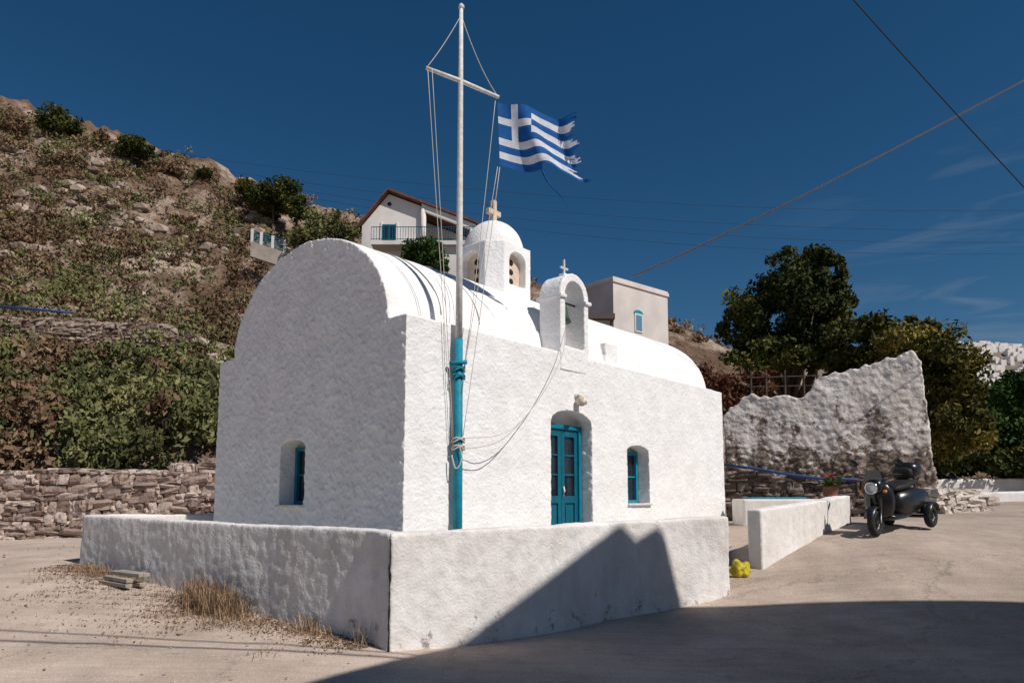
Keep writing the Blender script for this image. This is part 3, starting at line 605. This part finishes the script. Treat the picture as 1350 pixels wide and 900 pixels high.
for j in range(nv):
    for i in range(nu):
        u=(i+.5)/nu; v=(j+.5)/nv
        edge=.90+.24*N(Vector((v*7,1.3,0)))+.12*N(Vector((v*26,4,0)))
        if u>edge: continue
        if v<.07 and u>.50+.3*N(Vector((u*9,0,0))): continue
        if u>.66 and N(Vector((u*3,v*26,8)))>.25+ (1-u)*1.1: continue
        st=8-int(v*9); blue=(st%2==0)
        if v>4/9 and u<10/27:
            cu=u*27; cv=(v-4/9)*18; blue=not(4<=cu<6 or 4<=cv<6)
        Fc.append((j*(nu+1)+i,j*(nu+1)+i+1,(j+1)*(nu+1)+i+1,(j+1)*(nu+1)+i)); mi.append(0 if blue else 1)
fl=mk("greek_flag",V,Fc,[fb,fw],None,True); fl.data.polygons.foreach_set('material_index',mi)
fth=tube("torn_thread",smooth([S(714,224,10.05),S(724,243,10.05),S(738,257,10.08),S(748,273,10.1)]),[.018]*5+[.010]*6+[.004]*5,fb,None,5); fth.parent=fl

# ---------------------------------------------------------------- overhead wires
wires=empty("overhead_wires")
tube("thick_cable",sag(S(835,364,33),S(1400,80,12),.15,20),[.038-.0012*i for i in range(21)],mat("cable_grey",(.34,.29,.26),rough=.8),wires,6)
tube("cable",sag(S(1100,-28,12),S(1400,300,16),.05,14),.014,M_wire,wires,6)
for i,(a,b) in enumerate((((190,196),(1420,276)),((240,216),(1420,302)),((300,235),(1420,318)),((380,256),(1420,332)))):
    tube("line_%d"%i,sag(S(*a,46),S(*b,46),1.5,24),.010,M_wire,wires,4)
tube("street_cable",sag((-14,4.5,6.9),(6.2,3.1,7.0),.12,20),.028,M_wire,wires,6)
tube("street_cable_2",sag((-14,5.6,6.6),(6.4,3.4,6.6),.18,20),.02,M_wire,wires,6)

# ---------------------------------------------------------------- houses on the hill
M_hw=mat("house_white",(.64,.60,.57),(.74,.70,.67),.8,.9,.3,20)
M_tile=mat("terracotta_tiles",(.10,.045,.032),(.19,.085,.06),3,.9,.6,10)
house=empty("gabled_white_house"); y=42
def X_(px,d=42): return (px-675)/F*d
def Z_(py,d=42): return S(675,py,d).z
ez=Z_(297); pz=Z_(254); xl,xp,xm,xr=X_(470),X_(506),X_(552),X_(626)
fz=Z_(324)
slope=(pz-ez)/(xr-xp); zm=pz-slope*(xm-xp)
ob=mk("walls",*prism([(xl,fz-4),(xl,ez-.05),(xp,pz-.1),(xm,zm-.1),(xm,fz-4)],'y',y,y+7),M_hw,house); fixn(ob)
ob=mk("porch_back",*prism([(xm+.002,fz-4),(xm+.002,zm-.12),(xr-.2,ez-.0),(xr-.2,fz-4)],'y',y+2.6,y+7),M_hw,house); fixn(ob)
for k,(a,b) in enumerate((((xl-.25,ez-.3),(xp,pz)),((xp,pz),(xr+.15,ez-.06)))):
    ob=mk("roof_%d"%k,*prism([a,b,(b[0],b[1]+.13),(a[0],a[1]+.13)],'y',y-.45,y+7.3),M_tile,house); fixn(ob)
ob=mk("porch_beam",*prism([(xm,zm-.45),(xm,zm-.02),(xr,ez-.06),(xr,ez-.45)],'y',y-.3,y-.02),M_hw,house); fixn(ob)
tube("porch_column",[(xm+.1,y-.15,fz-.2),(xm+.1,y-.15,zm-.3)],.17,M_hw,house,14)
tube("porch_column_1",[(xr-.25,y-.15,fz-.2),(xr-.25,y-.15,ez-.3)],.15,M_hw,house,14)
box("balcony_slab",(X_(488),xr+.1,y-1.2,y-.002,fz-.35,fz-.1),M_hw,house); box("terrace_base",(xm-1,xr+.1,y-.9,y+2.5,fz-4,fz-.36),M_hw,house)
box("balcony_door",(X_(498),X_(517),y-.06,y+.05,fz-.08,fz+1.35),M_blue,house); boxes("door_glazing",[(X_(500),X_(506.5),y-.075,y-.062,fz+.1,fz+1.25),(X_(508.5),X_(515),y-.075,y-.062,fz+.1,fz+1.25)],M_glass,house)
boxes("door_surround",[(X_(495.5),X_(498)-.002,y-.05,y+.03,fz-.08,fz+1.5),(X_(517)+.002,X_(519.5),y-.05,y+.03,fz-.08,fz+1.5)],M_hw,house)
box("porch_window",(xm+.6,xm+1.7,y+2.52,y+2.62,fz+.2,fz+1.4),M_blue,house)
tube("gable_vent",[(xp+.05,y-.03,pz-.75),(xp+.05,y+.05,pz-.75)],.13,M_glass,house,16)
rl=[tubeg([(X_(488),y-1.15,fz+.75),(xr,y-1.15,fz+.75)],.025,5),tubeg([(X_(488),y-1.15,fz+.0),(xr,y-1.15,fz+.0)],.02,5)]
xx=X_(488)
while xx<xr: rl.append(tubeg([(xx,y-1.15,fz-.1),(xx,y-1.15,fz+.75)],.014,4)); xx+=.16
mk("balcony_railing",*merge(rl),M_blue,house)
gf=empty("garden_fence"); ps=[(333,302),(345,306),(360,311),(376,316),(392,320),(408,323)]; pl=[];rlr=[];wl=[]
for i,(px,a) in enumerate(ps):
    q=S(px,a,40); pl.append(boxg(q.x-.07,q.x+.07,39.93,40.07,q.z-1.0,q.z))
    if i<len(ps)-1:
        q2=S(ps[i+1][0],ps[i+1][1],40)
        for t in range(5):
            rlr.append(tubeg([(q.x+.07,40,q.z-.08-.15*t),(q2.x-.07,40,q2.z-.08-.15*t)],.026,4))
        wl.append(([(q.x,39.8,q.z-1.7),(q2.x,39.8,q2.z-1.7),(q2.x,40.15,q2.z-1.7),(q.x,40.15,q.z-1.7),(q.x,39.8,q.z-.8),(q2.x,39.8,q2.z-.8),(q2.x,40.15,q2.z-.8),(q.x,40.15,q.z-.8)],boxg(0,1,0,1,0,1)[1]))
mk("posts",*merge(pl),M_hw,gf); mk("rails",*merge(rlr),M_frame,gf); mk("base_wall",*merge(wl),mat("grey_render",(.34,.29,.25),(.44,.39,.34),2,.9,.4,10),gf)
fh=empty("flat_roofed_house",(5.02,34,0),math.atan2(2.7,3.3)); zt2=S(812,364,34).z
M_h2=mat("house_cream",(.56,.50,.47),(.66,.60,.56),.7,.9,.3,20)
box("walls",(0,4.26,0,2.06,5,zt2-.3),M_h2,fh); box("parapet",(-.07,4.33,-.07,2.13,zt2-.298,zt2-.1),M_h2,fh,.03); box("coping",(-.03,4.29,-.03,2.09,zt2-.098,zt2),M_h2,fh,.02)
boxes("window_frame",[(1.55,2.15,-.05,.02,Z_(440,35.5),Z_(416,35.5))],M_white,fh)
ar=mk("window_head",*prism(archpoly(1.5,2.2,Z_(416,35.5)+.002,Z_(416,35.5)+.01,Z_(411,35.5),10),'y',-.04,.02),M_bluel,fh); fixn(ar)
box("window_pane",(1.62,2.08,-.058,-.048,Z_(438,35.5),Z_(418,35.5)),mat("shutter",(.10,.22,.33),rough=.6),fh)
dark=empty("lean_to_shed"); box("walls",(1.6,4.4,31.0,33.5,6,S(790,422,31).z),M_h2,dark); box("roof",(1.4,4.6,30.7,33.7,S(790,422,31).z+.002,S(790,415,31).z),mat("shed_roof",(.12,.09,.08),rough=.9),dark)

# ---------------------------------------------------------------- far town and far hill
def far_z(x,yy):
    r=math.exp(-((yy-318)/60.0)**2); return 2+r*(S(1300,453,310).z-2-.05*abs(x-215)+3*N(Vector((x*.03,yy*.03,0))))
V=[];Fc=[]; nxx=60
for j in range(20):
    for i in range(nxx): x=60+i*6; yy=220+j*8; V.append((x,yy,far_z(x,yy)))
for j in range(19):
    for i in range(nxx-1): Fc.append((j*nxx+i,j*nxx+i+1,(j+1)*nxx+i+1,(j+1)*nxx+i))
mk("distant_hill",V,Fc,mat("far_hill",(.14,.12,.11),(.24,.19,.15),.05,.95),smooth=True)
tw=[]
for _ in range(300):
    d=random.uniform(262,318); px=random.uniform(1250,1420); x=(px-675)/F*d; z=far_z(x,d); a=random.uniform(.7,2.0); b=random.uniform(.8,2.0); c=random.uniform(.8,2)
    tw.append(boxg(x-a,x+a,d-c,d+c,z-2,z+b))
mk("distant_town",*merge(tw),M_hw)

# ---------------------------------------------------------------- neighbouring house across the lane (casts the long shadow)
K=8.0; h=K*math.tan(R(47)); ox,oy=SH[0]*K,SH[1]*K
def off(x,y,z): return (x+ox,y+oy,z+h)
topl=[off(-2.6,5.05,-.35),off(-1.93,6.05,.0),off(-.52,8.05,.0),off(1.45,9.6,1.24),off(1.52,9.65,1.22),off(1.72,9.75,1.04),off(2.0,10.0,1.13),off(2.11,10.05,1.08),off(2.40,10.2,.05),off(7,9.75,.15),off(14,8.9,.15)]
nb=empty("neighbour_house")
V=[];Fc=[]; n=len(topl)
for p in topl: V+=[(p[0],p[1],-.3),(p[0],p[1],p[2])]
for i in range(n-1): Fc.append((2*i,2*i+2,2*i+3,2*i+1))
ob=mk("street_walls",V,Fc,M_h2,nb); md=ob.modifiers.new('s','SOLIDIFY'); md.thickness=.3; md.offset=1
rr=[(p[0],p[1]) for p in topl]+[(20,-7),(5,-7)]
zr=8.3; mk("roof_terrace",*prism([(a,b) for a,b in rr],'z',zr-.2,zr-.001),M_h2,nb)

# ---------------------------------------------------------------- three-wheel scooter
sc=empty("three_wheel_scooter"); fx=Vector((6.38,12.45)); rx_=Vector((7.45,13.35)); dv=(rx_-fx).normalized()
WB=(rx_-fx).length
sl=math.atan2(G(*rx_)-G(*fx),WB)
sc.location=(fx.x,fx.y,G(*fx)+.005); sc.rotation_euler=(0,-sl,math.atan2(dv.y,dv.x)); sc.scale=(1.06,1.06,1.06)
M_bk=mat("black_gloss",(.012,.012,.014),rough=.3,spec=.5); M_rub=mat("rubber",(.02,.02,.02),(.035,.033,.03),20,.85); M_chr=mat("chrome",(.6,.6,.62),rough=.2,metal=1); M_seat=mat("vinyl_seat",(.02,.018,.018),rough=.6,bump=.2,bscale=40)
M_gun=mat("dark_steel",(.12,.12,.125),rough=.4,metal=.8)
M_lens=mat("headlamp_lens",(.55,.57,.6),rough=.1,spec=.8)
def torus(c,Rr,r,n=28,k=10,wy=1.0):
    V=[];Fc=[]
    for i in range(n):
        a=2*math.pi*i/n
        for j in range(k):
            b=2*math.pi*j/k; q=Rr+r*math.cos(b); V.append((c[0]+q*math.cos(a),c[1]+r*wy*math.sin(b),c[2]+q*math.sin(a)))
    for i in range(n):
        for j in range(k): Fc.append((i*k+j,((i+1)%n)*k+j,((i+1)%n)*k+(j+1)%k,i*k+(j+1)%k))
    return V,Fc
def wheel(nm,x,y,r=.21):
    e=empty(nm,(x,y,r),0,sc); mk("tyre",*torus((0,0,0),r-.055,.055,wy=1.1),M_rub,e,True)
    pr=[tubeg([(0,-.05,0),(0,.05,0)],.05,12),torus((0,0,0),r-.10,.012,24,6,2.0)]
    for i in range(5):
        a=i*2*math.pi/5; pr.append(tubeg([(.03*math.cos(a),0,.03*math.sin(a)),((r-.1)*math.cos(a),0,(r-.1)*math.sin(a))],.014,6))
    mk("rim",*merge(pr),M_gun,e,True)
wheel("front_wheel",0,0,.22); wheel("rear_wheel_left",WB,.35,.20); wheel("rear_wheel_right",WB,-.35,.20)
def loft(name,secs,m,parent,n=16,p=2.6):
    V=[];Fc=[]
    for s in secs:
        x,zc,hh,hw_=s[:4]
        for k in range(n):
            t=2*math.pi*k/n; c,d=math.cos(t),math.sin(t)
            V.append((x+(s[4]*(d) if len(s)>4 else 0),hw_*math.copysign(abs(c)**(2/p),c),zc+hh*math.copysign(abs(d)**(2/p),d)))
    for i in range(len(secs)-1):
        for k in range(n): Fc.append((i*n+k,i*n+(k+1)%n,(i+1)*n+(k+1)%n,(i+1)*n+k))
    Fc+=[tuple(range(n)),tuple(range(len(secs)*n-1,(len(secs)-1)*n-1,-1))]
    o=mk(name,V,Fc,m,parent,True); fixn(o); return o
V=[];Fc=[]
for i in range(13):
    a=R(10)+R(150)*i/12
    for j in range(5):
        yy=(-.08,-.07,0,.07,.08)[j]; rr_=(.25,.275,.285,.275,.25)[j]; V.append((rr_*math.cos(a),yy,.22+rr_*math.sin(a)))
for i in range(12):
    for j in range(4): Fc.append((i*5+j,i*5+j+1,i*5+j+6,i*5+j+5))
mk("front_mudguard",V,Fc,M_bk,sc,True)
mk("fork",*merge([tubeg([(0,-.085,.22),(.10,-.085,.62)],.022,8),tubeg([(0,.085,.22),(.10,.085,.62)],.022,8),tubeg([(.09,0,.55),(.19,0,.98)],.03,8)]),M_gun,sc,True)
loft("leg_shield",[(.10,.62,.16,.12),(.16,.62,.28,.22),(.24,.58,.32,.25),(.30,.55,.28,.21)],M_bk,sc)
loft("headlamp_nacelle",[(.0,.80,.09,.10),(.05,.81,.12,.13),(.16,.84,.13,.14),(.24,.86,.08,.09)],M_bk,sc)
mk("headlamp",*tubeg([(-.045,0,.795),(.01,0,.80)],.085,20),M_lens,sc,True)
hr=mk("headlamp_rim",*torus((0,0,0),.092,.014,24,8),M_chr,sc,True); hr.location=(-.035,0,.797); hr.rotation_euler=(0,0,R(90))
mk("indicators",*merge([icos((.02,-.19,.74),(.03,.035,.03),2,2),icos((.02,.19,.74),(.03,.035,.03),3,2)]),mat("amber_lens",(.6,.2,.03),rough=.2),sc,True)
tube("handlebar",[(.28,-.36,.98),(.20,-.26,1.0),(.18,-.08,.96),(.18,.08,.96),(.20,.26,1.0),(.28,.36,.98)],.016,M_gun,sc)
mk("grips",*merge([tubeg([(.29,-.38,.98),(.22,-.28,1.0)],.024,8),tubeg([(.29,.38,.98),(.22,.28,1.0)],.024,8)]),M_rub,sc,True)
mk("mirrors",*merge([tubeg([(.21,s*.25,1.0),(.20,s*.30,1.12),(.20,s*.34,1.17)],.009,6) for s in (-1,1)]+[icos((.20,s*.36,1.20),(.025,.085,.055),4,2) for s in (-1,1)]),M_bk,sc,True)
mk("windscreen",*prism([(-.15,.92),(.15,.92),(.12,1.05),(.06,1.09),(-.06,1.09),(-.12,1.05)],'x',.06,.068),M_glass,sc)
loft("floorboard",[(.24,.30,.05,.16),(.4,.27,.05,.22),(.75,.27,.06,.23),(.9,.30,.08,.20)],M_bk,sc)
loft("rear_body",[(.58,.42,.12,.16),(.66,.46,.24,.22),(1.0,.47,.26,.28),(1.3,.49,.24,.31),(1.62,.50,.18,.28),(1.72,.50,.10,.20)],M_bk,sc)
loft("saddle",[(.58,.72,.03,.12),(.66,.74,.06,.18),(.94,.75,.06,.21),(1.06,.78,.07,.21),(1.34,.80,.06,.20),(1.41,.80,.03,.15)],M_seat,sc)
loft("top_box",[(1.34,.98,.08,.13),(1.38,1.0,.14,.19),(1.58,1.0,.15,.21),(1.70,.98,.12,.18),(1.73,.97,.07,.13)],M_bk,sc)
loft("backrest",[(1.24,.95,.07,.12,.02),(1.27,.96,.11,.17,.02),(1.32,.96,.10,.16,.02)],M_seat,sc)
mk("box_bracket",*merge([tubeg([(1.5,.1,.6),(1.5,.1,.87)],.02,6),tubeg([(1.5,-.1,.6),(1.5,-.1,.87)],.02,6)]),M_gun,sc,True)
for nm,s in (("fender_left",1),("fender_right",-1)):
    V=[];Fc=[]
    for i in range(11):
        a=R(15)+R(150)*i/10
        for j,(yy,rr_) in enumerate(((-.09,.22),(-.08,.245),(0,.255),(.08,.245),(.09,.22))): V.append((WB+rr_*math.cos(a),s*.35+yy,.20+rr_*math.sin(a)))
    for i in range(10):
        for j in range(4): Fc.append((i*5+j,i*5+j+1,i*5+j+6,i*5+j+5))
    mk(nm,V,Fc,M_bk,sc,True)
mk("axle",*tubeg([(WB,-.33,.2),(WB,.33,.2)],.03,8),M_gun,sc)
# ---------------------------------------------------------------- small things
fp=empty("flower_pot"); q=S(1095,640,15.3)
V,Fc=tubeg([(q.x,q.y,q.z-.28),(q.x,q.y,q.z-.02)],[.12,.17],14); mk("pot",V,Fc,M_tile,fp,True)
foliage("leaves",[((q.x,q.y,q.z+.08),(.2,.2,.14),260,9,.4)],.04,L_green,fp); foliage("blossoms",[((q.x,q.y,q.z+.15),(.2,.2,.12),60,9,.4)],.04,mat("red_petals",(.5,.02,.03),rough=.6),fp)
q=(3.50,10.98); zg=.37
yb=icos((q[0],q[1],zg+.12),(.15,.13,.15),9,4); yb=([(x+.02*N(Vector((x,y_,z))*14),y_+.02*N(Vector((y_,x,z))*14),z+.03*N(Vector((z,y_,x))*12)) for x,y_,z in yb[0]],yb[1]); mk("yellow_plastic_bag",*yb,mat("yellow_plastic",(.42,.33,.02),(.60,.50,.05),8,.35,.6,14),None,True)
pk=empty("wooden_planks"); M_wood=mat("grey_wood",(.28,.24,.20),(.40,.35,.30),6,.9,.6,20)
w0=Vector((-1.6,7.8)); wd=Vector((-.829,.559)); o=Vector((-.559,-.829))
pc=w0+wd*4.35+o*.45
for i,(dy,dzz,rz_) in enumerate(((0,0,-.62),(.12,.0,-.60),(.02,.07,-.68),(.10,.14,-.58),(.16,.14,-.64))):
    z0=G(pc.x,pc.y)
    b=box("plank_%d"%i,(-.38,.38,-.045,.045,0,.05),M_wood,pk,.005); b.location=(pc.x+dy,pc.y+dy,z0+.02+dzz*.9); b.rotation_euler=(.03,0,rz_)
_c={}
def ZG(x,y):
    k=(round(x*4),round(y*4))
    if k not in _c: _c[k]=G(k[0]/4,k[1]/4)
    return _c[k]
def blades(cs_,n,h,spread):
    V=[];Fc=[]
    for (cx_,cy_) in cs_:
        hh=h*random.uniform(.5,1.2); nn=int(n*random.uniform(.4,1.3))
        for _ in range(nn):
            x=cx_+random.gauss(0,spread); y_=cy_+random.gauss(0,spread); z=ZG(x,y_)-.01; a=random.uniform(0,6.28); b=random.uniform(.1,.95); L=hh*random.uniform(.4,1.2); wd_=.0035
            p=Vector((x,y_,z)); t=p+Vector((math.cos(a)*L*b*.5,math.sin(a)*L*b*.5,L*.6)); e_=p+Vector((math.cos(a)*L*b,math.sin(a)*L*b,L*(1-b*.45))); s=Vector((-math.sin(a),math.cos(a),0))*wd_
            k=len(V); V+=[p-s,p+s,t+s,t-s,e_]; Fc+=[(k,k+1,k+2,k+3),(k+3,k+2,k+4)]
    return V,Fc
cl=[w0+wd*s+o*d for s,d in ((2.2,.08),(2.35,.2),(2.5,.1),(2.6,.3),(2.8,.15),(2.25,.38),(3.0,.1),(1.95,.3),(2.05,.15))]
V,Fc=blades(cl,170,.44,.11); mk("dry_weed_clump",V,Fc,L_straw)
cl=[w0+wd*(random.uniform(.1,6.3)**1.0)+o*abs(random.gauss(.0,.35)) for _ in range(60)]+[w0+wd*random.gauss(3.0,.9)+o*abs(random.gauss(.4,.35)) for _ in range(40)]
V,Fc=blades(cl,45,.08,.13); mk("dry_grass",V,Fc,L_straw)
cl=[w0+wd*s+o*d for s,d in ((5.3,.15),(5.5,.25),(5.9,.2),(5.7,.1),(.5,.08),(.8,.1),(-.1,.1))]
V,Fc=blades(cl,90,.24,.10); mk("dry_weed_clump",V,Fc,L_straw)
C=[]
for _ in range(6500):
    s=random.uniform(-.2,6.5); d=abs(random.gauss(.0,.5))*(1.5 if 1.6<s<4.8 else .6); p=w0+wd*s+o*d; C.append((p.x,p.y,ZG(p.x,p.y)+.006))
V,Fc=leaf_quads(np.array(C),.017,0,.5); mk("leaf_litter",V.tolist(),Fc.tolist(),leafmat("litter",(.10,.06,.04),(.22,.14,.09),(.40,.29,.19),4))
pr=[]
for _ in range(700):
    x=random.uniform(-12,4); y_=random.uniform(5,16)
    t=(Vector((x,y_))-w0)
    if t.dot(o)<.02 and x>-8: continue
    if x>-1 and y_>6+ (x+1)*.6: continue
    r=random.uniform(.004,.022); pr.append(icos((x,y_,ZG(x,y_)+r*.3),(r*1.3,r,r*.7),random.random()*9,1))
mk("pebbles",*merge(pr),M_rock)
print("done")
